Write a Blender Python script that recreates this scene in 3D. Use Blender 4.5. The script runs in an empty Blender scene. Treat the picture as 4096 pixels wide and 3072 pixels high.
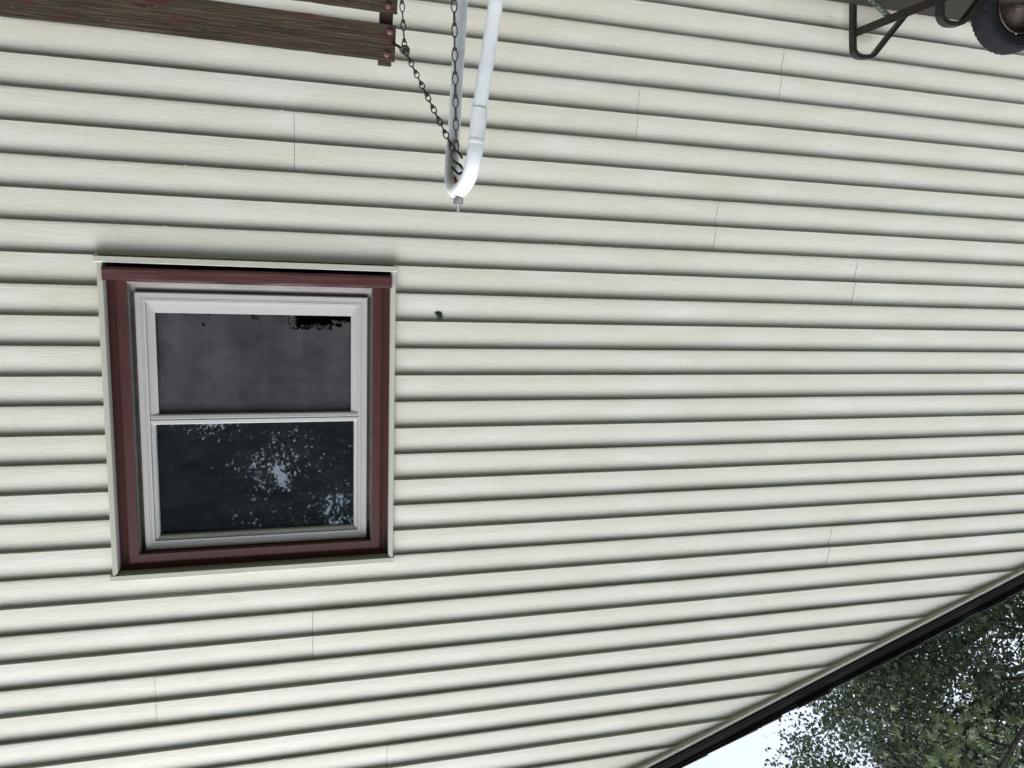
import bpy, bmesh, math, random
import numpy as np
from mathutils import Vector, Matrix, noise
C = bpy.context.scene
COL = C.collection
rnd = random.Random(7)

# ------------------------------------------------------------------ camera
FPX = 2894.87                       # focal length in pixels of a 4096 px wide picture
CAM = Vector((0.0, -3.03873, 1.60240))
RR = ((-0.96565206, -0.25730817, -0.03617470),      # picture right
      (0.00592578, -0.16099152, 0.98693800),        # picture down (the photo was taken upside down)
      (-0.25977103, 0.95282435, 0.15698654))        # view direction
cam_d = bpy.data.cameras.new('camera'); cam = bpy.data.objects.new('camera', cam_d); COL.objects.link(cam)
r0, r1, r2 = [Vector(r) for r in RR]
M = Matrix.Identity(4)
for i in range(3):
    M[i][0] = r0[i]; M[i][1] = -r1[i]; M[i][2] = -r2[i]; M[i][3] = CAM[i]
cam.matrix_world = M
cam_d.sensor_width = 36; cam_d.lens = FPX / 4096 * 36
cam_d.clip_start = 0.05; cam_d.clip_end = 500
C.camera = cam
C.render.resolution_x = 1024; C.render.resolution_y = 768

def ray(u, v):
    return r0 * ((u - 2048) / FPX) + r1 * ((v - 1536) / FPX) + r2
def atD(u, v, d):                    # world point seen at photo pixel (u, v), depth d
    return CAM + ray(u, v) * d
def atY(u, v, y=0.0):                # ... on the plane of constant y
    r = ray(u, v); return CAM + r * ((y - CAM.y) / r.y)

# ------------------------------------------------------------------ light
SUN_EL, SUN_AZ = math.radians(68), math.radians(150)   # azimuth measured from +Y towards +X
w = bpy.data.worlds.new('World'); C.world = w; w.use_nodes = True
nt = w.node_tree; nt.nodes.clear()
sky = nt.nodes.new('ShaderNodeTexSky'); sky.sky_type = 'NISHITA'; sky.sun_disc = False
sky.sun_elevation = SUN_EL; sky.sun_rotation = SUN_AZ; sky.dust_density = 3.0; sky.air_density = 1.0; sky.altitude = 100
hs = nt.nodes.new('ShaderNodeHueSaturation'); hs.inputs['Saturation'].default_value = 0.40
bg = nt.nodes.new('ShaderNodeBackground'); bg.inputs['Strength'].default_value = 0.15
wo = nt.nodes.new('ShaderNodeOutputWorld')
nt.links.new(sky.outputs[0], hs.inputs['Color']); nt.links.new(hs.outputs[0], bg.inputs['Color']); nt.links.new(bg.outputs[0], wo.inputs['Surface'])
sd = bpy.data.lights.new('sun', 'SUN'); sd.energy = 0.8; sd.angle = math.radians(40); sd.color = (1, 0.97, 0.92)
so = bpy.data.objects.new('sun', sd); COL.objects.link(so)
sdir = Vector((math.sin(SUN_AZ) * math.cos(SUN_EL), math.cos(SUN_AZ) * math.cos(SUN_EL), math.sin(SUN_EL)))
so.rotation_euler = sdir.to_track_quat('Z', 'Y').to_euler()
so.location = (3, -6, 9)
C.view_settings.view_transform = 'Standard'; C.view_settings.look = 'None'; C.view_settings.gamma = 1
C.view_settings.exposure = 1.46

# ------------------------------------------------------------------ helpers
class MB:
    def __init__(s): s.v = []; s.f = []; s.mi = []; s.m = 0
    def add(s, vs, fs):
        o = len(s.v); s.v += [tuple(v) for v in vs]
        for f in fs: s.f.append([o + i for i in f]); s.mi.append(s.m)
    def box(s, lo, hi):
        x0, y0, z0 = lo; x1, y1, z1 = hi
        s.add([(x0,y0,z0),(x1,y0,z0),(x1,y1,z0),(x0,y1,z0),(x0,y0,z1),(x1,y0,z1),(x1,y1,z1),(x0,y1,z1)],
              [(0,3,2,1),(4,5,6,7),(0,1,5,4),(1,2,6,5),(2,3,7,6),(3,0,4,7)])
    def bar(s, a, b, wx, wy, up=Vector((0, 0, 1))):     # rectangular bar a->b; wx along 'side', wy along 'up'
        a = Vector(a); b = Vector(b); t = (b - a).normalized()
        side = t.cross(up)
        side = side.normalized() if side.length > 1e-4 else Vector((1, 0, 0))
        u = side.cross(t).normalized()
        vs = []
        for p in (a, b):
            for sx, sy in ((-1,-1),(1,-1),(1,1),(-1,1)): vs.append(p + side * sx * wx / 2 + u * sy * wy / 2)
        s.add(vs, [(3,2,1,0),(4,5,6,7),(0,1,5,4),(1,2,6,5),(2,3,7,6),(3,0,4,7)])
    def sweep(s, pts, section, fixed=None, closed=False, caps=True):
        """sweep a closed 2-D section [(side, up)] along pts; fixed = vector kept as the 'up' axis"""
        pts = [Vector(p) for p in pts]; n = len(pts); rings = []; up = None
        for i, p in enumerate(pts):
            if closed: t = (pts[(i+1) % n] - pts[i-1]).normalized()
            else: t = (pts[min(i+1, n-1)] - pts[max(i-1, 0)]).normalized()
            if fixed is not None: u = Vector(fixed)
            elif up is None: u = Vector((0,0,1)) if abs(t.z) < .9 else Vector((0,1,0))
            else: u = up
            sd_ = t.cross(u).normalized(); u = sd_.cross(t).normalized(); up = u
            sec = section(i) if callable(section) else section
            rings.append([p + sd_ * a + u * b for a, b in sec])
        m = len(rings[0]); vs = [q for r in rings for q in r]; fs = []
        for i in range(n if closed else n - 1):
            j = (i + 1) % n
            for k in range(m): fs.append((i*m+k, i*m+(k+1) % m, j*m+(k+1) % m, j*m+k))
        if caps and not closed: fs.append(tuple(range(m))[::-1]); fs.append(tuple((n-1)*m + k for k in range(m)))
        s.add(vs, fs)
    def tube(s, pts, r, seg=10, closed=False, caps=True, fixed=None):
        def sec(i):
            ri = r[i] if isinstance(r, (list, tuple)) else r
            return [(ri*math.cos(2*math.pi*k/seg), ri*math.sin(2*math.pi*k/seg)) for k in range(seg)]
        s.sweep(pts, sec, closed=closed, caps=caps, fixed=fixed)
    def build(s, name, mat, parent=None, smooth=False, bevel=0, sharp=35):
        me = bpy.data.meshes.new(name); me.from_pydata([tuple(v) for v in s.v], [], s.f)
        mats = mat if isinstance(mat, (list, tuple)) else [mat]
        for m in mats: me.materials.append(m)
        if len(mats) > 1: me.polygons.foreach_set('material_index', s.mi)
        bm = bmesh.new(); bm.from_mesh(me); bmesh.ops.recalc_face_normals(bm, faces=bm.faces)
        if bevel: bmesh.ops.bevel(bm, geom=bm.edges[:], offset=bevel, segments=2, affect='EDGES', profile=.6)
        bm.to_mesh(me); bm.free()
        if smooth:
            me.shade_smooth(); me.set_sharp_from_angle(angle=math.radians(sharp))
        o = bpy.data.objects.new(name, me); COL.objects.link(o)
        if parent is not None: o.parent = parent; o.matrix_parent_inverse = parent.matrix_world.inverted() if parent.type != 'EMPTY' else Matrix.Translation(-parent.location)
        return o
def smooth_path(pts, n=8, closed=False):
    pts = [Vector(p) for p in pts]; out = []; N = len(pts)
    rng = range(N if closed else N - 1)
    for i in rng:
        if closed: p0, p1, p2, p3 = pts[i-1], pts[i], pts[(i+1) % N], pts[(i+2) % N]
        else: p0, p1, p2, p3 = pts[max(i-1,0)], pts[i], pts[i+1], pts[min(i+2, N-1)]
        for k in range(n):
            t = k / n
            out.append(.5*((2*p1)+(-p0+p2)*t+(2*p0-5*p1+4*p2-p3)*t*t+(-p0+3*p1-3*p2+p3)*t**3))
    if not closed: out.append(pts[-1])
    return out
def tag(o, label, cat, group=None, kind=None):
    if label: o['label'] = label
    if cat: o['category'] = cat
    if group: o['group'] = group
    if kind: o['kind'] = kind
    return o
def empty(name, loc, label, cat, group=None):
    o = bpy.data.objects.new(name, None); COL.objects.link(o); o.location = loc; o.empty_display_size = .1
    return tag(o, label, cat, group)

# ------------------------------------------------------------------ materials
class Mat:
    def __init__(s, name, rough=.6, spec=.5, metal=0.0):
        s.m = bpy.data.materials.new(name); s.m.use_nodes = True; s.t = s.m.node_tree
        s.b = s.t.nodes['Principled BSDF']; s.out = s.t.nodes['Material Output']
        s.b.inputs['Roughness'].default_value = rough; s.b.inputs['Metallic'].default_value = metal
        s.b.inputs['Specular IOR Level'].default_value = spec
        s.tc = s.t.nodes.new('ShaderNodeTexCoord')
    def L(s, a, b): s.t.links.new(a, b)
    def map(s, scale, src='Object', loc=(0,0,0)):
        mp = s.t.nodes.new('ShaderNodeMapping'); mp.inputs['Scale'].default_value = scale; mp.inputs['Location'].default_value = loc
        s.L(s.tc.outputs[src], mp.inputs['Vector']); return mp.outputs[0]
    def noise(s, scale=(1,1,1), detail=4, rough=.5, dist=0, loc=(0,0,0), lo=.35, hi=.65, norm=True):
        n = s.t.nodes.new('ShaderNodeTexNoise'); n.inputs['Scale'].default_value = 1.0
        n.inputs['Detail'].default_value = detail; n.inputs['Roughness'].default_value = rough; n.inputs['Distortion'].default_value = dist
        s.L(s.map(scale, loc=loc), n.inputs['Vector'])
        return s.rng(n.outputs['Fac'], lo, hi)
    def rng(s, src, lo, hi, a=0.0, b=1.0):
        m = s.t.nodes.new('ShaderNodeMapRange'); m.inputs['From Min'].default_value = lo; m.inputs['From Max'].default_value = hi
        m.inputs['To Min'].default_value = a; m.inputs['To Max'].default_value = b
        s.L(src, m.inputs['Value']); return m.outputs[0]
    def mul(s, a, b, op='MULTIPLY'):
        m = s.t.nodes.new('ShaderNodeMath'); m.operation = op
        for i, x in enumerate((a, b)):
            if isinstance(x, (int, float)): m.inputs[i].default_value = x
            else: s.L(x, m.inputs[i])
        return m.outputs[0]
    def mix(s, fac, a, b):
        m = s.t.nodes.new('ShaderNodeMix'); m.data_type = 'RGBA'
        if isinstance(fac, (int, float)): m.inputs[0].default_value = fac
        else: s.L(fac, m.inputs[0])
        for i, x in ((6, a), (7, b)):
            if isinstance(x, tuple): m.inputs[i].default_value = (*x, 1)
            else: s.L(x, m.inputs[i])
        return m.outputs[2]
    def col(s, c):
        if isinstance(c, tuple): s.b.inputs['Base Color'].default_value = (*c, 1)
        else: s.L(c, s.b.inputs['Base Color'])
        return s
    def bump(s, h, dist=.001, strength=1.0):
        b = s.t.nodes.new('ShaderNodeBump'); b.inputs['Distance'].default_value = dist; b.inputs['Strength'].default_value = strength
        s.L(h, b.inputs['Height']); s.L(b.outputs[0], s.b.inputs['Normal']); return s
    def rough(s, src): s.L(src, s.b.inputs['Roughness']); return s

def m_siding():
    m = Mat('vinyl_siding', .42, .45)
    st = m.noise((1.6, 1, 7), 5, .6, .3, lo=.45, hi=.75)          # yellow-green film in patches
    gr = m.noise((2.3, 1, 11), 4, .55, .2, loc=(7,3,1), lo=.5, hi=.72)   # cleaner patches
    c = m.mix(m.mul(st, .75), (.53, .535, .472), (.495, .482, .39))
    c = m.mix(m.mul(gr, .7), c, (.59, .61, .58))
    sp = m.noise((60, 60, 60), 2, .5, 0, lo=.80, hi=.83)
    c = m.mix(m.mul(sp, .7), c, (.12, .11, .09))
    m.col(c)
    g1 = m.noise((7, 1, 190), 4, .75, 1.2, lo=.3, hi=.7)
    g2 = m.noise((22, 1, 110), 3, .6, .9, loc=(3,0,9), lo=.35, hi=.65)
    m.bump(m.mul(m.mul(g1, .7), m.mul(g2, .5), 'ADD'), .0010, .55)
    return m.m
def m_plain(name, c, rough=.5, c2=None, sc=(8,8,8), amt=.5, bump=0, bsc=(60,60,60), spec=.5, metal=0):
    m = Mat(name, rough, spec, metal)
    if c2: m.col(m.mix(m.mul(m.noise(sc, 5, .6), amt), c, c2))
    else: m.col(c)
    if bump: m.bump(m.noise(bsc, 4, .6), bump)
    return m.m
M_SID = m_siding()
M_JCH = m_plain('vinyl_trim', (.50, .51, .455), .4, (.44, .44, .36), (5,5,5), .5, .0002, (30,30,30))
M_MAR = m_plain('maroon_trim', (.060, .018, .018), .45, (.076, .024, .023), (4,4,9), .8, .0002, (20,20,20))
M_MARW = m_plain('maroon_sill_metal', (.066, .021, .022), .5, (.088, .033, .033), (3,3,5), .9, .0006, (6,6,120))
M_WHT = m_plain('window_vinyl', (.49, .495, .485), .5, (.42, .425, .415), (3,30,3), .5, .0002, (40,40,40))
M_GRY = m_plain('grey_reveal', (.20, .19, .185), .6, (.12, .115, .11), (6,6,20), .7, .0003)
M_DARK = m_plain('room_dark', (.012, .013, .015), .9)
M_RAKE = m_plain('rake_metal', (.0045, .003, .0035), .85, (.008, .0055, .006), (3,3,3), .6, .0004, (20,20,20), spec=.25)
M_SHIN = m_plain('shingle', (.022, .022, .026), .95, (.05, .05, .055), (90,90,90), .9, .002, (300,300,300))
M_CONC = m_plain('foundation_block', (.22, .21, .19), .9, (.15,.14,.12), (6,6,6), .8, .002, (80,80,80))
def m_pipe():
    m = Mat('white_enamel', .32)
    c = m.mix(m.mul(m.noise((9,9,14), 5, .6), .8), (.70, .75, .78), (.58, .63, .66))
    ch = m.noise((55,55,30), 4, .65, .6, loc=(1,5,2), lo=.735, hi=.75)
    gr = m.noise((14,14,5), 5, .7, 1.0, loc=(8,5,2), lo=.60, hi=.85)
    c = m.mix(m.mul(gr, .35), c, (.30, .30, .27)); c = m.mix(m.mul(ch, .85), c, (.10, .085, .07))
    m.col(c); return m.bump(m.noise((25,25,25), 4, .6), .0006).m
M_PIPE = m_pipe()
M_ZINC = m_plain('zinc', (.45, .45, .45), .35, (.2,.18,.16), (150,150,150), .8, .0008, (400,400,400), metal=.9)
M_RUSTO = m_plain('orange_rust', (.33, .085, .022), .8, (.09,.03,.015), (120,120,120), .9, .0008, (300,300,300))
M_WIRE = m_plain('weathered_steel', (.030, .028, .028), .5, (.075, .066, .060), (90,90,90), .9, .0004, (300,300,300), metal=.55)
M_HOOK = m_plain('hook_steel', (.025, .022, .021), .5, (.055,.038,.030), (70,70,70), .8, .0004, (300,300,300), metal=.5)
M_RUB = m_plain('tire_rubber', (.005, .0055, .007), .85, (.011, .0125, .016), (25,25,25), .8, .0012, (120,120,120), spec=.25)
M_RIM = m_plain('rusty_rim', (.013, .011, .009), .45, (.055, .032, .026), (14,14,14), .8, .001, (90,90,90), metal=.3)
M_FRM = m_plain('rusty_black_steel', (.008, .006, .006), .42, (.030, .019, .017), (40,40,40), .8, .0012, (160,160,160), metal=.35)
M_BRACE = m_plain('brown_steel_brace', (.022, .018, .018), .42, (.040,.028,.026), (30,30,30), .8, .0008, (120,120,120), metal=.4)
M_TRAY = m_plain('rusty_tray', (.009, .008, .005), .7, (.017,.013,.009), (25,25,25), .8, .0012, (120,120,120), metal=.2)
def m_greenrod():
    m = Mat('flaking_green_paint', .7)
    m.col(m.mix(m.noise((70,70,70), 4, .7, lo=.45, hi=.52), (.09, .13, .11), (.012, .009, .008)))
    return m.bump(m.noise((90,90,90), 4, .7), .003).m
M_GREEN = m_greenrod()
def m_wood():
    m = Mat('weathered_red_wood', .85, .3)
    fib = m.noise((5, 60, 150), 5, .7, .6, lo=.3, hi=.7)
    c = m.mix(fib, (.011, .0085, .0055), (.085, .064, .041))
    red = m.noise((5, 14, 17), 5, .65, .4, lo=.56, hi=.64)
    c = m.mix(m.mul(red, .85), c, (.075, .013, .018))
    moss = m.noise((9, 14, 22), 5, .7, .2, loc=(4,4,4), lo=.60, hi=.68)
    c = m.mix(m.mul(moss, .5), c, (.075, .075, .035))
    li = m.noise((70, 70, 160), 3, .6, 0, lo=.70, hi=.74)
    c = m.mix(m.mul(li, .6), c, (.42, .41, .34))
    m.col(c); return m.bump(fib, .004).m
M_WOOD = m_wood()
M_WRED = m_plain('red_painted_wood', (.045, .012, .014), .7, (.020,.012,.010), (30,30,30), .9, .0015, (90,90,200))
M_BOLT = m_plain('painted_bolt', (.11, .045, .043), .4, (.05,.03,.03), (90,90,90), .8, .0006, (300,300,300))
def m_glass(dusty=True, ior=1.8):
    m = Mat('dirty_glass', .5)
    t = m.t
    gl = t.nodes.new('ShaderNodeBsdfGlossy'); gl.inputs['Roughness'].default_value = .014; gl.inputs['Color'].default_value = (.80,.88,.92,1)
    tr = t.nodes.new('ShaderNodeBsdfTransparent'); tr.inputs['Color'].default_value = (.75,.82,.85,1)
    df = t.nodes.new('ShaderNodeBsdfDiffuse')
    df.inputs['Color'].default_value = (.26,.32,.38,1)
    fr = t.nodes.new('ShaderNodeFresnel'); fr.inputs['IOR'].default_value = ior
    a = t.nodes.new('ShaderNodeMixShader'); m.L(fr.outputs[0], a.inputs[0]); m.L(tr.outputs[0], a.inputs[1]); m.L(gl.outputs[0], a.inputs[2])
    dirt = m.noise((170,170,170), 3, .6, 0, lo=.70, hi=.76)
    dirt2 = m.noise((6,6,14), 5, .7, .5, lo=.35, hi=.9)
    streak = m.noise((70, 1, 8), 4, .7, .8, loc=(2,2,5), lo=.70, hi=.85)
    f = m.mul(m.mul(m.mul(dirt, .8), m.mul(m.mul(dirt2, .05), .035, 'ADD'), 'ADD'), m.mul(streak, .25), 'ADD')
    b = t.nodes.new('ShaderNodeMixShader'); m.L(f, b.inputs[0]); m.L(a.outputs[0], b.inputs[1]); m.L(df.outputs[0], b.inputs[2])
    m.L((b if dusty else a).outputs[0], m.out.inputs['Surface']); return m.m
M_GLASS = m_glass(); M_GLASS2 = m_glass(False, 1.42)
def m_screen():
    m = Mat('insect_screen', .6); t = m.t
    tr = t.nodes.new('ShaderNodeBsdfTransparent')
    df = t.nodes.new('ShaderNodeBsdfDiffuse')
    pat = m.mul(m.mul(m.noise((7,7,9), 6, .65, .4, lo=.30, hi=.90), .50), m.mul(m.noise((9,1,.8), 3, .5, .2, lo=.3, hi=.8), .30), 'ADD')  # cloudy pale reflection, painted into the screen's own colour
    weave = m.noise((15, 1, 260), 2, .5, .3, lo=.3, hi=.7)
    c = m.mix(m.mul(pat, .8), (.040, .043, .049), (.20, .21, .228))
    c = m.mix(m.mul(weave, .15), c, (.05,.05,.055)); m.L(c, df.inputs['Color'])
    b = t.nodes.new('ShaderNodeMixShader'); b.inputs[0].default_value = .80
    m.L(tr.outputs[0], b.inputs[1]); m.L(df.outputs[0], b.inputs[2]); m.L(b.outputs[0], m.out.inputs['Surface']); return m.m
M_SCR = m_screen()
def m_leaf(name, c1, c2, tl=.35, rough=.45):
    m = Mat(name, rough, .4); t = m.t
    oi = t.nodes.new('ShaderNodeNewGeometry')
    c = m.mix(oi.outputs['Random Per Island'], c1, c2); m.col(c)
    tb = t.nodes.new('ShaderNodeBsdfTranslucent'); m.L(c, tb.inputs['Color'])
    b = t.nodes.new('ShaderNodeMixShader'); b.inputs[0].default_value = tl
    m.L(m.b.outputs[0], b.inputs[1]); m.L(tb.outputs[0], b.inputs[2]); m.L(b.outputs[0], m.out.inputs['Surface']); return m.m
M_LEAF = m_leaf('dark_leaf', (.040, .064, .038), (.095, .130, .068))
M_LEAF2 = m_leaf('pale_leaf', (.085, .125, .06), (.16, .205, .10), .35)
M_LEAF3 = m_leaf('shade_leaf', (.022, .036, .022), (.04, .06, .03), .2)
M_BARK = m_plain('bark', (.020, .018, .015), .9, (.045,.04,.035), (9,9,3), .8, .01, (40,40,10))
M_LITTER = m_plain('dead_leaf_surface', (.008, .017, .014), .7, (.018,.034,.027), (120,120,120), .9, .001, (200,200,200))
M_LAWN = m_plain('lawn_ground', (.045, .065, .025), .95, (.08, .075, .04), (3,3,3), .8, .02, (40,40,40))

# ------------------------------------------------------------------ ground
g = MB(); n = 24
xs = [-90 + 180*i/n for i in range(n+1)]
g.add([(x, y, 0) for y in xs for x in xs], [(j*(n+1)+i, j*(n+1)+i+1, (j+1)*(n+1)+i+1, (j+1)*(n+1)+i) for j in range(n) for i in range(n)])
go = g.build('ground', M_LAWN); go['kind'] = 'structure'

# ------------------------------------------------------------------ house
Z0, H = 0.92, 0.1143
RX, RZ, RS = 0.0, 4.687, 0.3814            # rake line on the siding plane: z = RZ + RS * x
RIDGE = 3.2                                 # x of the ridge
XL, XR = -6.2, 12.6                         # wall corners
house = empty('house', (0, 0, 0), 'pale cream vinyl sided gable wall with maroon trimmed window and black rake edge', 'house')

def wob(x, k, s=0.0): return noise.noise(Vector((x*.9, k*1.7, s)))
seams = {1: [.080], 19: [.025], 21: [.657], -1: [-1.352], -3: [-2.045], 3: [-1.772], 5: [-2.56], 17: [-2.582], 25: [-.30]}
prof1 = [(.0, .0), (.0016, -.0004), (.12, .0009), (.26, .0026), (.40, .0052), (.52, .0078), (.63, .0103), (.73, .0123), (.83, .0139), (.91, .0148), (.965, .0151)]
D_ = .0156
def panel_profile():
    P = [(.012, .0124), (.0, .0118)]                         # hidden lock, underside of the lap
    for t, y in prof1: P.append((t*H if t > .01 else t, y))
    P += [(.985*H, .0147), (.994*H, .0133), (H - .0002, .0103), (H - .0001, .0012)]
    for t, y in prof1[1:]: P.append((H + (t*H if t > .01 else t), y))
    P += [(2*H + .016, D_)]
    return P
PP = panel_profile()
sid = MB()
W0, W1 = -.303, .781                          # window opening in the siding
def strip(k, xa, xb, off=0.0, lo=0, hi=None):
    n = max(2, int((xb - xa) / .08)); pr = PP[lo:hi]
    vs = []
    for i in range(n + 1):
        x = xa + (xb - xa) * i / n
        wz = .0014 * wob(x, k) + .0006 * wob(x*6, k, 2); wy = .0009 * wob(x, k, 5)
        for dz, dy in pr: vs.append((x, dy + off + wy, Z0 + k*H + dz + wz))
    m = len(pr)
    sid.add(vs, [(i*m+j, (i+1)*m+j, (i+1)*m+j+1, i*m+j+1) for i in range(n) for j in range(m-1)])
NLOW = 2 + len(prof1) + 3                     # profile index where the first course ends
for k in range(-7, 52, 2):
    brk = [XL] + sorted([-5.6 + (k*1.37) % .9, *seams.get(k, []), 3.2 + (k*.77) % 2.5, 7.5 + (k*.9) % 2]) + [XR]
    for i in range(len(brk) - 1):
        a, b = brk[i] + (0 if not i else .0012 if brk[i] > -.5 else .0003), brk[i+1] - .0004
        off = -.0016 if i % 2 else 0
        if 7 <= k <= 15:
            cuts = [(a, min(b, W0)), (max(a, W1), b)]
        else: cuts = [(a, b)]
        if k == 5:                            # second course of this panel is cut for the window
            for c, d in [(a, min(b, W0)), (max(a, W1), b)]:
                if d - c > .01: strip(k, c, d, off)
            c, d = max(a, W0), min(b, W1)
            if d - c > .01: strip(k, c, d, off, 0, NLOW)
            continue
        for c, d in cuts:
            if d - c > .01: strip(k, c, d, off)
for _ in range(80):                          # small burrs left hanging on the lap edges
    k = rnd.choice(range(-1, 31, 2)); x = rnd.uniform(-4.2, 1.4)
    if 6 <= k <= 16 and W0-.03 < x < W1+.03: continue
    wz = .0014 * wob(x, k) + .0006 * wob(x*6, k, 2); wy = .0009 * wob(x, k, 5); h_ = rnd.uniform(.0008, .0020); w_ = rnd.uniform(.003, .007)
    z = Z0 + k*H + wz
    sid.add([(x-w_, wy, z+.0005), (x-w_*.4, wy-.0012, z-h_), (x+w_*.4, wy-.0012, z-h_), (x+w_, wy, z+.0005), (x-w_*.4, wy+.003, z-h_*.6), (x+w_*.4, wy+.003, z-h_*.6)],
            [(0,1,2,3), (1,4,5,2), (0,4,1), (3,2,5)])
so_ = sid.build('siding', M_SID, house, smooth=True, sharp=40)
bm = bmesh.new(); bm.from_mesh(so_.data)
slope = Vector((-RS, 0, 1)).normalized()
bmesh.ops.bisect_plane(bm, geom=bm.verts[:]+bm.edges[:]+bm.faces[:], plane_co=(0, 0, RZ + .012), plane_no=slope, clear_outer=True)
s2 = Vector((RS, 0, 1)).normalized()
bmesh.ops.bisect_plane(bm, geom=bm.verts[:]+bm.edges[:]+bm.faces[:], plane_co=(2*RIDGE, 0, RZ + .012), plane_no=s2, clear_outer=True)
bm.to_mesh(so_.data); bm.free()

def rake_pt(x, y, up=0.0):                    # on the rake, 'up' measured square to the slope
    return Vector((x - up*slope.x*-1 if False else x + slope.x*up, y, RZ + RS*x + slope.z*up))
ridge_z = RZ + RS*RIDGE
# wall body behind the siding (a window opening is left in it)
wb = MB()
def quad(mb, pts): mb.add(pts, [tuple(range(len(pts)))])
YB = .0185
quad(wb, [(XL, YB, .1), (W0, YB, .1), (W0, YB, RZ+RS*W0), (XL, YB, RZ+RS*XL)])
quad(wb, [(W1, YB, .1), (RIDGE, YB, .1), (RIDGE, YB, ridge_z), (W1, YB, RZ+RS*W1)])
quad(wb, [(RIDGE, YB, .1), (XR, YB, .1), (XR, YB, RZ+RS*(2*RIDGE-XR)), (RIDGE, YB, ridge_z)])
quad(wb, [(W0, YB, .1), (W1, YB, .1), (W1, YB, 1.62), (W0, YB, 1.62)])
quad(wb, [(W0, YB, 2.87), (W1, YB, 2.87), (W1, YB, RZ+RS*W1), (W0, YB, RZ+RS*W0)])
YE = 9.0
quad(wb, [(XL, YB, .1), (XL, YE, .1), (XL, YE, RZ+RS*XL), (XL, YB, RZ+RS*XL)])
quad(wb, [(XR, YB, .1), (XR, YE, .1), (XR, YE, RZ+RS*(2*RIDGE-XR)), (XR, YB, RZ+RS*(2*RIDGE-XR))])
quad(wb, [(XL, YE, .1), (XR, YE, .1), (XR, YE, RZ+RS*(2*RIDGE-XR)), (RIDGE, YE, ridge_z), (XL, YE, RZ+RS*XL)])
wb.build('wall', m_plain('sheathing', (.05,.05,.045), .9), house)
fb = MB(); fb.box((XL+.02, .03, -.3), (XR-.02, YE-.02, .118)); fb.build('foundation', M_CONC, house)

# rake: pale J-channel, black fascia with ridges, drip edge, ragged shingle ends
def rake_sweep(mb, pr, sx0=XL-.35):
    for (xa, xb, sgn) in ((sx0, RIDGE, 1), (2*RIDGE - sx0, RIDGE, -1)):
        n_ = 40; vs = []
        for i in range(n_+1):
            x = xa + (xb-xa)*i/n_
            wv = .0012*noise.noise(Vector((x*1.3, 3, sgn)))
            for y, up in pr:
                z = RZ + RS*(x if sgn > 0 else 2*RIDGE - x)
                vs.append((x - sgn*(-slope.x)*up if abs(x-RIDGE) > .01 else x, y + wv, z + slope.z*up))
        m = len(pr)
        mb.add(vs, [(i*m+j, (i+1)*m+j, (i+1)*m+j+1, i*m+j+1) for i in range(n_) for j in range(m-1)])
jr = MB(); rake_sweep(jr, [(.022,0),(-.0175,-.0005),(-.019,.0005),(-.0195,.013),(-.0185,.0185),(-.0185,.03)])
jr.build('rake_channel', m_plain('rake_channel_vinyl', (.66, .67, .61), .5, (.58,.58,.50), (4,4,4), .5), house, smooth=True, sharp=30)
fr_ = MB(); rake_sweep(fr_, [(-.0180,.0170),(-.026,.0170),(-.029,.019),(-.029,.030),(-.031,.032),(-.031,.060),(-.029,.062),(-.029,.070),(-.036,.072),(-.036,.078),(-.01,.078)])
rk = fr_.build('rake_board', M_RAKE, house, smooth=True, sharp=30)
# roof
rf = MB()
for sgn in (1, -1):
    def rx(x): return x if sgn > 0 else 2*RIDGE - x
    a, b = XL-.5, RIDGE
    def P(x, y, up): return (rx(x + slope.x*up*(0 if abs(x-RIDGE) < .01 else 1)), y, RZ + RS*x + slope.z*up)
    vs = [P(a,-.03,.079), P(b,-.03,.079), P(b,YE+.1,.079), P(a,YE+.1,.079), P(a,-.03,.083), P(b,-.03,.083), P(b,YE+.1,.083), P(a,YE+.1,.083)]
    rf.add(vs, [(0,3,2,1),(4,5,6,7),(0,1,5,4),(2,3,7,6),(3,0,4,7)])
roof = rf.build('roof', M_SHIN, house)
sh = MB()
for sgn in (1, -1):
    x = XL - .5; i = 0
    while x < RIDGE - .05:
        ln = .141; pr_ = -.040 - rnd.uniform(0, .010) - (.006 if rnd.random() < .3 else 0)
        lap = ln * 1.35
        x1 = min(x + lap, RIDGE)
        def Q(xx, y, up): return (xx + slope.x*up if sgn > 0 else 2*RIDGE - xx - slope.x*up, y, RZ + RS*xx + slope.z*up)
        t0 = .0835; t1 = .0835; th = .007
        # a shingle's exposed (lower) end sits high on the one below, its top end is tucked under
        vs = [Q(x, pr_, t0+.004), Q(x1, pr_+.001, t1), Q(x1, .30, t1), Q(x, .30, t0+.004),
              Q(x, pr_, t0+.004+th), Q(x1, pr_+.001, t1+.004), Q(x1, .30, t1+.004), Q(x, .30, t0+.004+th)]
        sh.add(vs, [(0,3,2,1),(4,5,6,7),(0,1,5,4),(1,2,6,5),(2,3,7,6),(3,0,4,7)])
        x += ln; i += 1
sh.build('shingle_edge', M_SHIN, roof)

# ------------------------------------------------------------------ window
def rect_sweep(mb, x0, x1, z0, z1, pr, sides='LRTB'):
    """pr: [(inset, y)] mitred round the rectangle"""
    m = len(pr)
    rings = []
    for cx, cz, sx, sz in ((x0, z0, 1, 1), (x1, z0, -1, 1), (x1, z1, -1, -1), (x0, z1, 1, -1)):
        rings.append([(cx + sx*i, y, cz + sz*i) for i, y in pr])
    for a, b, nm in ((0, 1, 'B'), (1, 2, 'R'), (2, 3, 'T'), (3, 0, 'L')):
        if nm in sides:
            mb.add(rings[a] + rings[b], [(j, m+j, m+j+1, j+1) for j in range(m-1)])
fr = MB()
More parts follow.
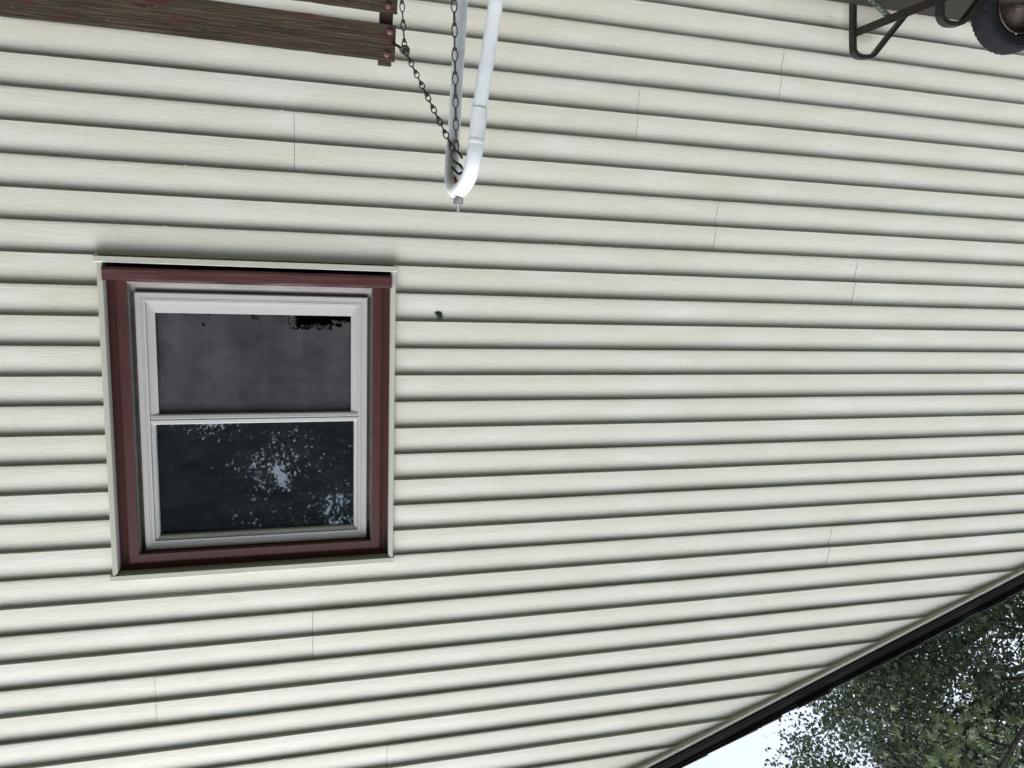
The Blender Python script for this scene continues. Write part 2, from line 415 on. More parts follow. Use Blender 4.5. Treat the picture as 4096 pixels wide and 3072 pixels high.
# white vinyl frame: outer lip, stepped face, inner return
rect_sweep(fr, -.203, .676, 1.742, 2.783, [(-.004, .075), (0, .046), (0, .0345), (.003, .033), (.019, .033), (.0195, .0345), (.0215, .0345), (.022, .033), (.025, .033), (.0255, .0345), (.0275, .0345), (.028, .033), (.036, .0335), (.0365, .036), (.037, .055)])
window = fr.build('window', M_WHT, house, smooth=True, sharp=25); window['label'] = 'white framed double hung window with torn screen in maroon casing'
sb = MB()
# screen track (lower half) and upper sash bead
X0, X1, ZB, ZM, ZT = -.166, .639, 1.779, 2.236, 2.746
sb.add([(X0,.040,ZB),(X1,.040,ZB),(X1-.031,.0445,ZB+.042),(X0+.029,.0445,ZB+.042)], [(0,1,2,3)])
sb.add([(X0,.040,ZB),(X0+.029,.0445,ZB+.042),(X0+.029,.0445,ZM),(X0,.040,ZM)], [(0,1,2,3)])
sb.add([(X1,.040,ZB),(X1-.031,.0445,ZB+.042),(X1-.031,.0445,ZM),(X1,.040,ZM)], [(0,1,2,3)])
sb.build('screen_track', M_WHT, window, smooth=True, sharp=20)
ub = MB(); rect_sweep(ub, X0, X1, ZM+.010, ZT, [(0,.040),(.002,.038),(.014,.044),(.016,.047),(.018,.070)])
ub.build('upper_sash', M_WHT, window, smooth=True, sharp=20)
rl = MB(); pr_ = [(ZM-.014,.080),(ZM-.012,.043),(ZM-.008,.039),(ZM+.004,.037),(ZM+.006,.039),(ZM+.010,.039),(ZM+.012,.036),(ZM+.026,.037),(ZM+.029,.042),(ZM+.029,.08)]
rl.add([(x, y, z) for x in (X0, X1) for z, y in pr_], [(j, len(pr_)+j, len(pr_)+j+1, j+1) for j in range(len(pr_)-1)])
rl.build('meeting_rail', M_WHT, window, smooth=True, sharp=25)
gl = MB(); gl.box((X0+.012,.058,ZM+.022),(X1-.012,.062,ZT-.012)); gl.build('glass', M_GLASS, window)
hr = MB(); hr.box((X0+.016,.066,ZT-.040),(X1-.016,.074,ZT-.030)); hr.box((X0+.016,.080,ZT-.030),(X1-.016,.10,ZT-.016)); hr.build('head_track', M_GRY, window, bevel=.001)
lg = MB(); lg.box((X0+.02,.088,ZB+.02),(X1-.02,.092,ZM)); lg.build('lower_glass', M_GLASS2, window)
# maroon casing: a deep cove outside, flat inside, sides and head only
cs = MB()
cas = [(-.004,.045), (-.004,.033), (.012, .031), (.030, .025), (.040, .015), (.043, .010), (.074, .0095), (.078, .012), (.079, .02), (.079, .065)]
rect_sweep(cs, -.300, .774, 1.60, 2.866, [(a, b) for a, b in cas], 'LRT')
cs.build('casing', M_MAR, window, smooth=True, sharp=22)
# sill: creased sheet-metal wrapped board
sl = MB(); nx = 60; zb_ = 1.648; zt_ = 1.699
prs = [(zb_, .02), (zb_, -.020), (zb_+.004, -.0225), (zb_+.014, -.0225), (zb_+.026, -.022), (zb_+.038, -.0225), (zt_-.003, -.0225), (zt_, -.0215), (zt_, -.006), (zt_+.003, .046)]
vs = []
for i in range(nx+1):
    x = -.297 + 1.068*i/nx
    for j, (z, y) in enumerate(prs):
        dn = .0035*noise.noise(Vector((x*5, z*14, 1.3))) if 2 <= j <= 6 else 0
        wv = (.0028*noise.noise(Vector((x*6, 0, 8))) if j >= 6 else .0015*noise.noise(Vector((x*3, 0, 4)))) if j < 9 else 0
        vs.append((x, y + dn, z + wv))
m_ = len(prs)
sl.add(vs, [(i*m_+j, (i+1)*m_+j, (i+1)*m_+j+1, i*m_+j+1) for i in range(nx) for j in range(m_-1)])
sl.build('sill', M_MARW, window, smooth=True, sharp=50)
# grey liner round the frame
ln_ = MB(); rect_sweep(ln_, -.221, .695, 1.690, 2.787+.012, [(0,.012),(.002,.03),(.004,.060),(.03,.075)], 'LRT')
ln_.add([(-.221,.002,1.702),(.695,.002,1.702),(.695,.030,1.7125),(-.221,.030,1.7125),(-.221,.031,1.715),(.695,.031,1.715),(.695,.060,1.741),(-.221,.060,1.741)], [(0,1,2,3),(3,2,5,4),(4,5,6,7)])
ln_.build('liner', M_GRY, window)
# J-channel round the opening
jc = MB()
jp = [(-.001,.03), (-.001,-.012), (.0005,-.0142), (.016,-.0142), (.0185,-.0130), (.0192,-.010), (.0192,.044)]
rect_sweep(jc, -.3135, .789, 1.60, 2.872, jp, 'LR')
jc.add([(x, y, z) for x in (-.318, .798) for y, z in ((.044,1.6085),(-.015,1.6085),(-.0175,1.6105),(-.0175,1.630),(-.015,1.6325),(.044,1.6325))], [(j, 6+j, 7+j, 1+j) for j in range(5)]+[(0,1,2,3,4,5),(6,7,8,9,10,11)])
jc.add([(x, y, z) for x in (-.318, .798) for y, z in ((.044,2.8625),(-.010,2.8625),(-.0165,2.866),(-.0165,2.886),(-.014,2.888),(.044,2.888))], [(j, 6+j, 7+j, 1+j) for j in range(5)]+[(0,1,2,3,4,5),(6,7,8,9,10,11)])
jc.build('trim_channel', M_JCH, window, smooth=True, sharp=30)
# insect screen, torn along its foot, with loose threads
scr = MB(); SX0, SX1, SZ0, SZ1 = X0+.028, X1-.030, ZB+.041, ZM+.002
nx, nz = 240, 130
def torn(x, z):
    u, h = x, z - SZ0
    j = .010*noise.noise(Vector((u*60, h*60, 2))) + .004*noise.noise(Vector((u*300, h*50, 5)))
    if -.139 < u < .111 + j*.6 and h < .044 + j + (.012 if u > -.06 else 0) - (.012 if u < -.10 else 0): return True
    if .229 < u < .254 and h < .020 + j*.5: return True
    if h < .0035 + .006*noise.noise(Vector((u*25, 1, 1))) and u < .54: return True
    if (u-.435)**2 + ((h-.044)*.6)**2 < .0045**2 * (1+40*j): return True
    return False
idx = {}
for j in range(nz):
    for i in range(nx):
        xa = SX0 + (SX1-SX0)*i/nx; xb = SX0 + (SX1-SX0)*(i+1)/nx; za = SZ0 + (SZ1-SZ0)*j/nz; zb = SZ0 + (SZ1-SZ0)*(j+1)/nz
        if torn((xa+xb)/2, (za+zb)/2): continue
        q = []
        for (ii, jj, x, z) in ((i,j,xa,za),(i+1,j,xb,za),(i+1,j+1,xb,zb),(i,j+1,xa,zb)):
            if (ii,jj) not in idx:
                idx[(ii,jj)] = len(scr.v); scr.v.append((x, .0535 + .003*noise.noise(Vector((x*6, z*6, 3))), z))
            q.append(idx[(ii,jj)])
        scr.f.append(q); scr.mi.append(0)
scr.m = 1
for t in range(150):
    if t < 80: x = rnd.uniform(-.135, .112); z = SZ0 + .040 + (.010 if x > -.06 else -.006) + rnd.uniform(-.004,.006); d = -1
    elif t < 115: x = rnd.uniform(.12, .56); z = SZ0 + rnd.uniform(.002,.01); d = rnd.choice((-1,1))
    else: x = rnd.uniform(.098,.115); z = SZ0 + rnd.uniform(0,.045); d = 0
    l = rnd.uniform(.004, .014)
    if d: pts = [(x,.0525,z), (x+rnd.uniform(-.004,.004), .051, z+d*l*.6), (x+rnd.uniform(-.008,.008), .049, z+d*l)]
    else: pts = [(x,.0525,z), (x-l*.7, .051, z+rnd.uniform(-.003,.003)), (x-l*1.6, .049, z+rnd.uniform(-.006,.006))]
    scr.tube(pts, .00022, 3, caps=False)
M_THR = m_plain('screen_thread', (.24, .25, .27), .6)
scr.build('screen', [M_SCR, M_THR], window)
# dark room behind the window
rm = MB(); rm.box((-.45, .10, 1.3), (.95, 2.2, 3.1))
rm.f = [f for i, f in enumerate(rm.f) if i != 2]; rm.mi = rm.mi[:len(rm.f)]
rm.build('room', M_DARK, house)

# ------------------------------------------------------------------ leaf scrap stuck to the siding
lf = MB(); lp = atY(1756, 1262, .004)
out = [(-.020,.009),(-.010,.016),(.002,.017),(.010,.012),(.0135,.012),(.012,.004),(.016,-.006),(.015,-.014),(.006,-.018),(-.003,-.019),(-.004,-.013),(-.009,-.004),(-.012,.003)]
vs = [(lp.x, lp.y-.003, lp.z)]
for a, b in out: vs.append((lp.x - a, lp.y + (.003 if b > 0 else -.001) + rnd.uniform(-.0015,.0015), lp.z - b))
lf.add(vs, [(0, i+1, (i+1) % len(out) + 1) for i in range(len(out))])
lfo = lf.build('dead_leaf', M_LITTER)
tag(lfo, 'small dark green scrap of leaf stuck to the siding beside the window', 'leaf')

# ------------------------------------------------------------------ white tube frame the bench hangs from
TR = .0185
path = [(1906,560,1.853),(1898,620,1.858),(1889,668,1.868),(1877,706,1.885),(1860,738,1.912),(1841,758,1.948),(1824,763,1.985),(1812,750,2.022),(1807,720,2.055),(1807,680,2.085),(1808,630,2.118)]
P_ = [atD(*p) for p in path]
fl = [atD(1918,433,1.84), atD(1985,0,1.79)]; bl = [atD(1812,579,2.15), atD(1832,256,2.19), atD(1848,0,2.21)]
def to_ground(a, b): return a + (b-a) * (a.z / (a.z-b.z))
def make_frame(label, group):
    root = empty('swing_frame', to_ground(bl[0], bl[2]), label, 'swing frame', group)
    b = MB()
    c = smooth_path([fl[0]] + P_ + [bl[0]], 6)
    b.tube(c, TR*1.11, 20); b.build('top_bend', M_PIPE, root, smooth=True)
    # pressed crimp rings
    b = MB()
    for q, d in ((atD(1905,566,1.853), (fl[0]-P_[0])), (atD(1807,672,2.09), (P_[9]-P_[10]))):
        b = MB(); d = d.normalized(); b.tube([q-d*.006, q-d*.003, q, q+d*.003, q+d*.006], [TR*1.112, TR*1.135, TR*1.145, TR*1.135, TR*1.112], 20, caps=False); b.build('crimp', M_PIPE, root, smooth=True)
    b = MB(); e = to_ground(*fl); b.tube([fl[0], fl[1], e], TR, 20); b.build('leg', M_PIPE, root, smooth=True)
    b = MB(); e2 = to_ground(bl[0], bl[2]); b.tube([bl[0], bl[1], bl[2], e2], TR, 20); b.build('leg', M_PIPE, root, smooth=True)
    # eyebolt through the bend
    top = atD(1834,777,1.95); dn = Vector((0,0,-1))
    b = MB(); 
    b.tube([top+Vector((0,0,.010)), top+Vector((0,0,.026))], .0135, 6); b.build('nut', M_ZINC, root)
    b = MB(); z = 0; pts = []; rr = []
    for i in range(14): pts.append(top+Vector((0,0,.024+i*.0016))); rr.append(.0042 if i % 2 else .0050)
    b.tube(pts, rr, 10); b.build('bolt_thread', M_ZINC, root, smooth=True)
    b = MB()
    ey = atD(1834,686,1.965)
    b.tube([top+Vector((0,0,-.02)), atD(1822,722,1.965), atD(1816,708,1.965)], .0048, 10); b.build('bolt_shank', M_RUSTO, root, smooth=True)
    b = MB()
    ring = [ey + r0*(.0095*math.cos(a)) + (r1*.8+r2*.6)*(.0095*math.sin(a)) for a in [2*math.pi*k/20 for k in range(20)]]
    b.tube(ring, .0035, 8, closed=True); b.build('eye_ring', M_PIPE, root, smooth=True)
    return root
frame = make_frame('white enamelled steel tube frame bent over at the top, holding the rusty hook and chains', None)

# ------------------------------------------------------------------ S hook
hk = MB()
hp = [(706,632),(682,590),(650,545),(610,503),(565,495),(520,525),(498,580),(508,640),(550,690),(610,725),(665,760),(698,810),(706,865),(685,905),(640,922),(590,895),(548,850),(508,800)]
hpts = [atD(1700+a/4.74, 500+b/4.74, 1.965 - .008*math.sin(i*.5)) for i, (a, b) in enumerate(hp)]
hk.tube(smooth_path(hpts, 4), .0036, 10)
hko = hk.build('s_hook', M_HOOK, smooth=True); tag(hko, 'dark rusty open S hook linking two chains to the white tube frame', 'hook')

# ------------------------------------------------------------------ chains
def link_mesh():
    b = MB(); L = .030; r = .0018; wd = .0072
    for ax in (0, 1):
        pts = []
        sgn = 1 if ax == 0 else -1
        for k in range(20):
            a = 2*math.pi*k/20
            x = wd*math.sin(a)*(1.0 if abs(math.cos(a)) < .85 else .9); z = sgn*(.5*L - .001 + .5*L*(-math.cos(a)))
            pts.append(Vector((x, 0, z)) if ax == 0 else Vector((0, x, z)))
        b.tube(pts, r, 7, closed=True)
    for zc in (-.0022, .0022):                 # the wire's wrapped knot
        pts = [Vector((.0042*math.cos(a), .0042*math.sin(a), zc + .0006*math.sin(a*2))) for a in [2*math.pi*k/14 for k in range(14)]]
        b.tube(pts, .0021, 6, closed=True)
    me_o = b.build('link', M_WIRE, None, smooth=True)
    return me_o
link0 = link_mesh(); used = [False]
def chain(pts, label, start=0.0, pitch=.0565, roll=0.0):
    pts = [Vector(p) for p in pts]
    root = empty('chain', pts[0], label, 'chain', 'chains of the hanging bench')
    seg = [(pts[i+1]-pts[i]).length for i in range(len(pts)-1)]; tot = sum(seg); s = start; i = 0
    vd = (CAM - pts[0]).normalized()
    while s < tot:
        a = s; k = 0
        while k < len(seg)-1 and a > seg[k]: a -= seg[k]; k += 1
        p = pts[k] + (pts[k+1]-pts[k]) * (a/seg[k]); t = -(pts[k+1]-pts[k]).normalized()
        side = t.cross(vd).normalized(); f = side.cross(t).normalized()
        rm_ = Matrix((side, f, t)).transposed().to_4x4() @ Matrix.Rotation(roll + rnd.uniform(-.3,.3), 4, 'Z') @ Matrix.Rotation(rnd.uniform(-.07,.07), 4, 'X')
        o = link0 if not used[0] else link0.copy()
        if used[0]: COL.objects.link(o)
        used[0] = True
        o.parent = root; o.matrix_parent_inverse = Matrix.Identity(4)
        o.matrix_basis = Matrix.Translation(p - pts[0]) @ rm_
        s += pitch; i += 1
    return root
hb = atD(1700+570/4.74, 500+500/4.74, 1.965)
EYE = atD(1619, 200, 2.20)
SEATZ = .46
c1end = EYE + (atD(1607, 0, 2.19) - EYE) * ((EYE.z-.50)/(EYE.z-atD(1607,0,2.19).z))
chain([hb + Vector((.004,0,-.002)), EYE], 'thin dark chain slanting from the S hook to the eye screw on the bench', start=.026)
c2end = atD(1814, 37, 1.82); c2b = hb + (c2end-hb)*((hb.z-.50)/(hb.z-c2end.z))
chain([hb + Vector((-.003,0,-.002)), c2b], 'dark steel chain hanging straight down in front of the white rear tube', start=.024)
c1b = chain([EYE, c1end], 'short lower length of dark chain below the eye screw beside the bench end', start=.028)

# ------------------------------------------------------------------ hanging bench
def zray(u, v, z):
    r = ray(u, v); return CAM + r*((z-CAM.z)/r.z)
PR = atD(1579, 248, 2.28); PL = zray(0, 57, PR.z)
along = (PL - PR); along.z = 0; along.normalize()
PL = PR + along*1.45
nrm = Vector((along.y, -along.x, 0)); nrm = nrm if nrm.y < 0 else -nrm       # faces the camera
lean = math.radians(12)
dwn = (Vector((0,0,-1))*math.cos(lean) + nrm*math.sin(lean)).normalized()     # down the backrest face
out_ = along.cross(dwn).normalized(); out_ = out_ if out_.y < 0 else -out_
bench = empty('hanging_bench', (PR+PL)/2 + Vector((0,0,-.5)), 'weathered red slatted bench hanging on chains in front of the siding', 'bench')
def board(name, o, ax, ay, az, lx, ly, lz, mat, parent=bench, ragged=0.0):
    """board from corner o along ax (lx), ay (ly), az (lz)"""
    b = MB(); n_ = 28 if ragged else 1; vs = []
    for i in range(n_+1):
        for (a, c) in ((0,0),(1,0),(1,1),(0,1)):
            j = ragged*noise.noise(Vector((i*.9, a*5, c*3)))
            vs.append(o + ax*(lx*i/n_) + ay*(ly*a + j*(1 if a else -1)) + az*(lz*c))
    fs = [(0,1,2,3), tuple(4*n_+k for k in (3,2,1,0))]
    for i in range(n_):
        for k in range(4): fs.append((4*i+k, 4*i+(k+1) % 4, 4*i+4+(k+1) % 4, 4*i+4+k))
    b.add(vs, fs); me = b.build(name, mat, parent)
    return me
SH, ST, GAP = .104, .018, .032
for i in range(4):
    o = PR + dwn*(i*(SH+GAP)) + along*(0.0 - .002*i)
    board('back_slat', o, along, dwn, -out_, 1.45, SH, ST, M_WOOD, ragged=.0016)
for fx in (.008, .70, 1.40):
    o = PR + along*fx - out_*(ST+.0005) - dwn*(.014 if fx != .70 else -.004)
    board('back_post', o, along, dwn, -out_, .040, .60, .022, M_WRED, ragged=.0012)
def bolt(c, par):
    b = MB(); rings = []
    for k in range(5):
        a = k/4*math.pi/2; rings.append([c + out_*(.0055*math.sin(a)) + (along*math.cos(t)+dwn*math.sin(t))*(.0105*math.cos(a)+.0001) for t in [2*math.pi*q/14 for q in range(14)]])
    vs = [v for r in rings for v in r]
    b.add(vs, [(i*14+j, i*14+(j+1) % 14, (i+1)*14+(j+1) % 14, (i+1)*14+j) for i in range(4) for j in range(14)] + [tuple(range(56,70))])
    b.build('bolt', M_BOLT, par, smooth=True, sharp=60)
for i in range(4):
    for s_ in (.020, .085):
        for fx in (.022, 1.42): bolt(PR + dwn*(i*(SH+GAP)+s_) + along*(fx + .004*(1 if s_ < .05 else -1)) + out_*.0005, bench)
# seat slats, side rails, arms, front leg posts
seat_o = PR + dwn*.50; seat_o.z = SEATZ; fwd = nrm
for i in range(5):
    board('seat_slat', seat_o + fwd*(i*.092+.01), along, fwd, Vector((0,0,-1)), 1.45, .075, .019, M_WOOD)
for fx in (.008, .70, 1.40):
    board('seat_rail', seat_o + along*fx + Vector((0,0,-.0195)), along, fwd, Vector((0,0,-1)), .040, .48, .05, M_WRED)
for fx in (-.003, 1.40):
    board('arm_rest', seat_o + along*fx + fwd*.02 + Vector((0,0,.19)), along, fwd, Vector((0,0,-1)), .055, .48, .022, M_WOOD)
    board('arm_post', seat_o + along*(fx+.008) + fwd*.42 + Vector((0,0,.167)), along, fwd, Vector((0,0,-1)), .035, .035, .166, M_WRED)
# eye screw in the end of the top slat
b = MB(); e0 = PR + dwn*.055 - out_*.010 - along*.0; ec = EYE
b.tube([e0 + along*.01, e0*.4+ec*.6 + Vector((.004,0,0)), ec + Vector((.010,0,0))], .0042, 10)
ring = [ec + Vector((.011*math.cos(a), .011*math.sin(a)*.6, .008*math.sin(a))) for a in [2*math.pi*k/20 for k in range(20)]]
b.tube(ring, .0050, 10, closed=True); b.build('eye_screw', M_HOOK, bench, smooth=True)

# ------------------------------------------------------------------ upturned wheelbarrow
bar = empty('wheelbarrow', (-2.5, -.3, 0), 'rusty black wheelbarrow turned upside down, its wheel and legs in the air', 'wheelbarrow')
YW = -.085
def onW(u, v, y=YW): return atY(u, v, y)
LEGP = [(3424,-330),(3422,-60),(3421,110),(3421,180),(3424,203),(3434,217),(3448,224),(3470,226),(3490,223),(3504,214),(3516,200),(3560,144),(3632,55),(3722,-60),(3830,-200)]
sec_leg = [(-.0088,0),(.0088,0),(.0088,.030),(.0055,.030),(.0055,.0035),(-.0055,.0035),(-.0055,.030),(-.0088,.030)]
def leg(y, par, name='leg', P=LEGP):
    b = MB(); pts = [onW(u, v, YW) for u, v in P]; pts = [Vector((p.x, y, p.z)) for p in pts]
    b.sweep(smooth_path(pts, 3), sec_leg, fixed=(0,1,0)); return b.build(name, M_FRM, par, smooth=True, sharp=30)
leg(YW, bar); leg(-.565, bar)
# flat brace, green rod
def plate(pix, y, th, mat, name):
    b = MB(); pts = [onW(u, v, y) for u, v in pix]; n_ = len(pts)
    b.add([(p.x, y, p.z) for p in pts] + [(p.x, y+th, p.z) for p in pts], [tuple(range(n_)), tuple(range(n_, 2*n_))[::-1]] + [(i, (i+1) % n_, n_+(i+1) % n_, n_+i) for i in range(n_)])
    return b.build(name, mat, bar, bevel=.0008)
def strap(a, b, w_, name):
    m = MB(); t = (b-a).normalized(); up_ = Vector((0,0,1)) - t*t.z; up_.normalize(); n_ = t.cross(up_)
    m.add([p + up_*w_/2*q + n_*.0015*r for p in (a, b) for q, r in ((-1,-1),(1,-1),(1,1),(-1,1))], [(3,2,1,0),(4,5,6,7),(0,1,5,4),(1,2,6,5),(2,3,7,6),(3,0,4,7)])
    return m.build(name, M_BRACE, bar, bevel=.0007)
strap(onW(3424, 131, -.088), onW(3800, -20, -.57), .037, 'brace')
def rodpath(pix, y, r, mat, name):
    b = MB(); b.tube([onW(u, v, y) for u, v in pix], r, 10); return b.build(name, mat, bar, smooth=True)
rodpath([(3380,-95),(3475,-8),(3520,32),(3555,66)], -.245, .0115, M_GREEN, 'brace_rod')
b = MB(); q = onW(3557, 69, -.25)
b.tube([q + Vector((0,.016,0)), q + Vector((0,-.004,0)), q + Vector((0,-.008,0))], [.010,.010,.006], 12); b.build('brace_bolt', M_BRACE, bar, smooth=True)
# tray, upside down: flared box with a rounded bottom corner
tz = onW(3600, 46, YW-.02).z
yb0, yb1 = -.50, YW-.02
tr_ = MB(); prt = []
for z, gx, gy in ((tz, 0, 0), (tz-.012, .02, .015), (tz-.05, .035, .03), (tz-.26, .10, .085), (tz-.265, .115, .10), (tz-.275, .115, .10)):
    ring = []
    xa, xb, ya, yb_ = onW(3880, 85, -.1).x - gx, -1.90 + gx, yb0 - gy, yb1 + min(gy, .05)*.6
    rr_ = .06
    for cx, cy, a0 in ((xb-rr_, yb_-rr_, 0), (xa+rr_, yb_-rr_, 90), (xa+rr_, ya+rr_, 180), (xb-rr_, ya+rr_, 270)):
        for k in range(6):
            a = math.radians(a0 + 90*k/5); ring.append((cx+rr_*math.cos(a), cy+rr_*math.sin(a), z))
    prt.append(ring)
m_ = 24; tr_.add([v for r in prt for v in r], [(i*m_+j, i*m_+(j+1) % m_, (i+1)*m_+(j+1) % m_, (i+1)*m_+j) for i in range(len(prt)-1) for j in range(m_)] + [tuple(range(m_))])
tr_.build('tray', M_TRAY, bar, smooth=True, sharp=40)
for y in (-.46, -.15):
    b = MB(); b.bar((-3.05, y+.02, tz-.12), (-1.35, y+.02, tz-.19), .032, .036); b.build('handle', M_WOOD, bar, bevel=.003)
# wheel
wc = onW(4088, 14, -.36); wc.y = -.315
b = MB(); nseg = 96; prt = []
tp = [(.122,-.030),(.130,-.040),(.150,-.047),(.170,-.049),(.182,-.045),(.189,-.036),(.192,-.020),(.193,0),(.192,.020),(.189,.036),(.182,.045),(.170,.049),(.150,.047),(.130,.040),(.122,.030)]
vs = []
for i in range(nseg):
    a = 2*math.pi*i/nseg
    for j, (r, y) in enumerate(tp):
        tread = 0
        if 5 <= j <= 9: tread = -.0035 if (i + j) % 3 == 0 else 0
        elif j in (4, 10): tread = .002 if i % 2 else -.003
        vs.append((wc.x + (r+tread)*math.cos(a), wc.y + y*1.0, wc.z + (r+tread)*math.sin(a)))
m_ = len(tp)
b.add(vs, [(i*m_+j, ((i+1) % nseg)*m_+j, ((i+1) % nseg)*m_+j+1, i*m_+j+1) for i in range(nseg) for j in range(m_-1)])
wh = MB()
rp = [(.014,-.062),(.022,-.060),(.030,-.052),(.060,-.028),(.085,-.022),(.100,-.026),(.110,-.036),(.119,-.044),(.122,-.040),(.118,-.030),(.112,-.02),(.112,.02),(.122,.04),(.100,.026),(.03,.05),(.014,.06)]
ns = 48; vs = []
for i in range(ns):
    a = 2*math.pi*i/ns
    for r, y in rp: vs.append((wc.x + r*math.cos(a), wc.y + y, wc.z + r*math.sin(a)))
m_ = len(rp); wh.add(vs, [(i*m_+j, ((i+1) % ns)*m_+j, ((i+1) % ns)*m_+j+1, i*m_+j+1) for i in range(ns) for j in range(m_-1)])
wheel = wh.build('wheel', M_RIM, bar, smooth=True, sharp=50)
b.build('tire', M_RUB, wheel, smooth=True, sharp=25)
b = MB(); b.tube([wc+Vector((0,-.075,0)), wc+Vector((0,.12,0))], .008, 10); b.build('axle', M_BRACE, wheel, smooth=True)

# ------------------------------------------------------------------ trees
def np_mesh(name, V, F, mat, parent):
    me = bpy.data.meshes.new(name); V = np.asarray(V, np.float32); F = np.asarray(F, np.int32)
    me.vertices.add(len(V)); me.vertices.foreach_set('co', V.ravel())
    me.loops.add(F.size); me.loops.foreach_set('vertex_index', F.ravel())
    me.polygons.add(len(F)); me.polygons.foreach_set('loop_start', np.arange(len(F), dtype=np.int32)*F.shape[1])
    me.update(calc_edges=True); me.materials.append(mat)
    o = bpy.data.objects.new(name, me); COL.objects.link(o); o.parent = parent
    return o
def leaves(centers, size, rs, star=False, droop=.3):
    n_ = len(centers)
    t = rs.normal(size=(n_,3)); t[:,2] -= droop; t /= np.linalg.norm(t,axis=1)[:,None]
    u = rs.normal(size=(n_,3)); u -= (u*t).sum(1)[:,None]*t; u /= np.linalg.norm(u,axis=1)[:,None]
    w_ = np.cross(t,u); s = size*rs.uniform(.6,1.3,n_)[:,None]
    if not star:
        P = [centers, centers+s*(.45*t+.34*u+.10*w_), centers+s*t, centers+s*(.45*t-.34*u+.10*w_)]
        V = np.stack(P,1).reshape(-1,3); F = np.array([[0,1,2],[0,2,3]])
        F = (np.arange(n_)[:,None,None]*4 + F[None]).reshape(-1,3); return V, F
    ang = np.radians([0,16,38,58,80,110,180,250,280,302,322,344]); rad = np.array([1,.38,.85,.32,.62,.22,.12,.22,.62,.32,.85,.38])
    P = [centers+s*(.3*t)] + [centers + s*(.3*t + rad[i]*.8*(np.cos(ang[i])*t+np.sin(ang[i])*u) + .12*w_*(abs(np.sin(ang[i])))) for i in range(12)]
    V = np.stack(P,1).reshape(-1,3); F = np.array([[0,1+i,1+(i+1) % 12] for i in range(12)])
    F = (np.arange(n_)[:,None,None]*13 + F[None]).reshape(-1,3); return V, F
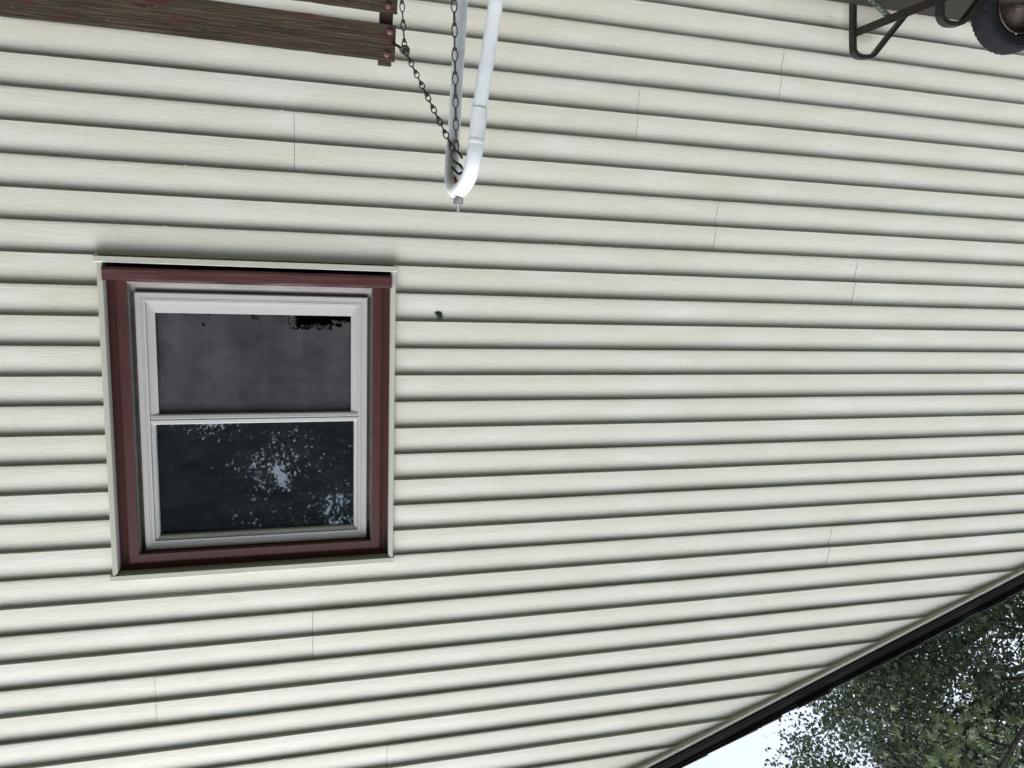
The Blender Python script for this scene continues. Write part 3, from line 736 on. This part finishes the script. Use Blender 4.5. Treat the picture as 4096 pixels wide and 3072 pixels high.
def tree(name, base, height, crown_c, crown_r, ncl, nlf, lsize, mat, seed, label, group, spread=.45, star=False, hole=.55, tr=.22, gap=None):
    rs = np.random.RandomState(seed); rn = random.Random(seed)
    root = empty(name, base, label, 'tree', group); base = Vector(base)
    cc = np.array(crown_c) - np.array(base); cr = np.array(crown_r)
    d = rs.normal(size=(ncl*6,3)); d /= np.linalg.norm(d,axis=1)[:,None]
    cl = d * (rs.uniform(.25,1,(ncl*6,1))**.55)
    # uneven outline and gaps from low-frequency noise
    keep = [i for i in range(len(cl)) if noise.noise(Vector(cl[i]*2.1)+Vector((seed,0,0))) > -hole*.5 + .3*(np.linalg.norm(cl[i])-.7)][:ncl]
    cl = cc + cl[keep]*cr
    sub = cl[rs.randint(0,len(cl),nlf)] + rs.normal(size=(nlf,3))*spread*np.array([1,1,.8])*rs.uniform(.4,1.2,(nlf,1))
    if gap is not None:                   # leaves cleared along the mirror ray, added so the pane reflects a sky patch
        P0, dr = np.array(gap[0]), np.array(gap[1]); W_ = sub + np.array(base); t_ = (W_[:,1]-P0[1])/dr[1]
        q_ = P0 + t_[:,None]*dr; rr = np.hypot((W_[:,0]-q_[:,0] + .35*(W_[:,2]-q_[:,2]))/.20, (W_[:,2]-q_[:,2])/.46)
        rr += .45*np.sin(W_[:,0]*9+W_[:,2]*5)*np.cos(W_[:,2]*11)
        sub = sub[rr > 1]
    V, F = leaves(sub, lsize, rs, star)
    b = MB()
    top = Vector(cc) + Vector((0,0,cr[2]*.6)); tp_ = smooth_path([Vector((0,0,-.3)), Vector((rn.uniform(-.2,.2),rn.uniform(-.2,.2),height*.3)), Vector(cc)*.8+Vector((0,0,0)), top], 6)
    rad = [max(.02, tr*(1-.92*i/(len(tp_)-1))) for i in range(len(tp_))]
    b.tube(tp_, rad, 10, caps=False)
    b.build('trunk', M_BARK, root, smooth=True).matrix_parent_inverse = Matrix.Identity(4)
    lb = MB()
    tn = np.array([list(p) for p in tp_[2:]]); tr_r = rad[2:]
    order = np.argsort(np.min(np.linalg.norm(cl[:,None,:]-tn[None],axis=2),axis=1))
    nodes = [p for p in tn]; par = [-1]*len(nodes)
    for q in order:
        A = np.array(nodes); dd = np.linalg.norm(A - cl[q],axis=1) + .55*np.maximum(0, A[:,2]-cl[q][2])
        dd[:len(tn)] *= 1.5
        par.append(int(np.argmin(dd))); nodes.append(cl[q])
    cnt = [1]*len(nodes)
    for q in range(len(nodes)-1, len(tn)-1, -1): cnt[par[q]] += cnt[q]
    for q in range(len(tn), len(nodes)):
        e = Vector(nodes[q]); p0 = Vector(nodes[par[q]]); L_ = (e-p0).length
        mid = p0.lerp(e,.5) + Vector((rn.uniform(-.12,.12),rn.uniform(-.12,.12),rn.uniform(-.02,.14)))*L_
        ra = min(.012*math.sqrt(cnt[q]) * tr/.22, tr*.5); rb = ra*.75 if cnt[q] > 1 else .004
        lb.tube(smooth_path([p0, mid, e], 2), [ra, ra*.95, ra*.88, ra*.8, rb], 5, caps=False)
        for _ in range(3):                # twigs
            d_ = Vector((rn.gauss(0,1),rn.gauss(0,1),rn.gauss(0,.7)))*spread*.9
            lb.tube([e, e+d_*.5+Vector((0,0,.03)), e+d_], [.005,.004,.002], 3, caps=False)
    lb.build('branches', M_BARK, root, smooth=True).matrix_parent_inverse = Matrix.Identity(4)
    o = np_mesh('crown', V, F, mat, root)
    return root
grp = 'trees beyond the roof'
tree('broadleaf_tree', (-13.2, 5.5, 0), 13, (-12.4, 5.0, 9.7), (5.0, 4.4, 4.6), 700, 125000, .085, M_LEAF, 3,
     'tall dark leafy tree behind the black roof edge, its crown against the white sky', grp, spread=.33, hole=.35)
tree('oak_tree', (-10.2, .2, 0), 7.5, (-6.2, 1.75, 6.0), (1.3, .8, .34), 22, 480, .105, M_LEAF2, 11,
     'tree with pale green star shaped leaves nearer than the dark tree', grp, spread=.15, star=True, tr=.12)
# garden trees behind the photographer: the window pane shows them
gb = 'garden trees mirrored in the window pane'
for i, (x, y, h, r) in enumerate(((-4.7, -13, 9.5, 5.2), (5.6, -13.5, 10.0, 5.4), (12.5, -12.5, 9.0, 5.2), (.5, -21, 13, 7))):
    tree('shade_tree', (x, y, 0), h, (x, y, h*.66), (r, r*.75, r*1.05), 260, (100000, 105000, 30000, 70000)[i], .16, M_LEAF3, 20+i,
         ['dark shade tree in the garden left of the swing, facing the wall', 'dark shade tree in the garden facing the window', 'dark shade tree in the garden far to the right of the window', 'tallest dark shade tree farthest from the wall'][i], gb, spread=.55, hole=.5, gap=((.155,.06,2.45),(.0506,-1.0147,.296)))
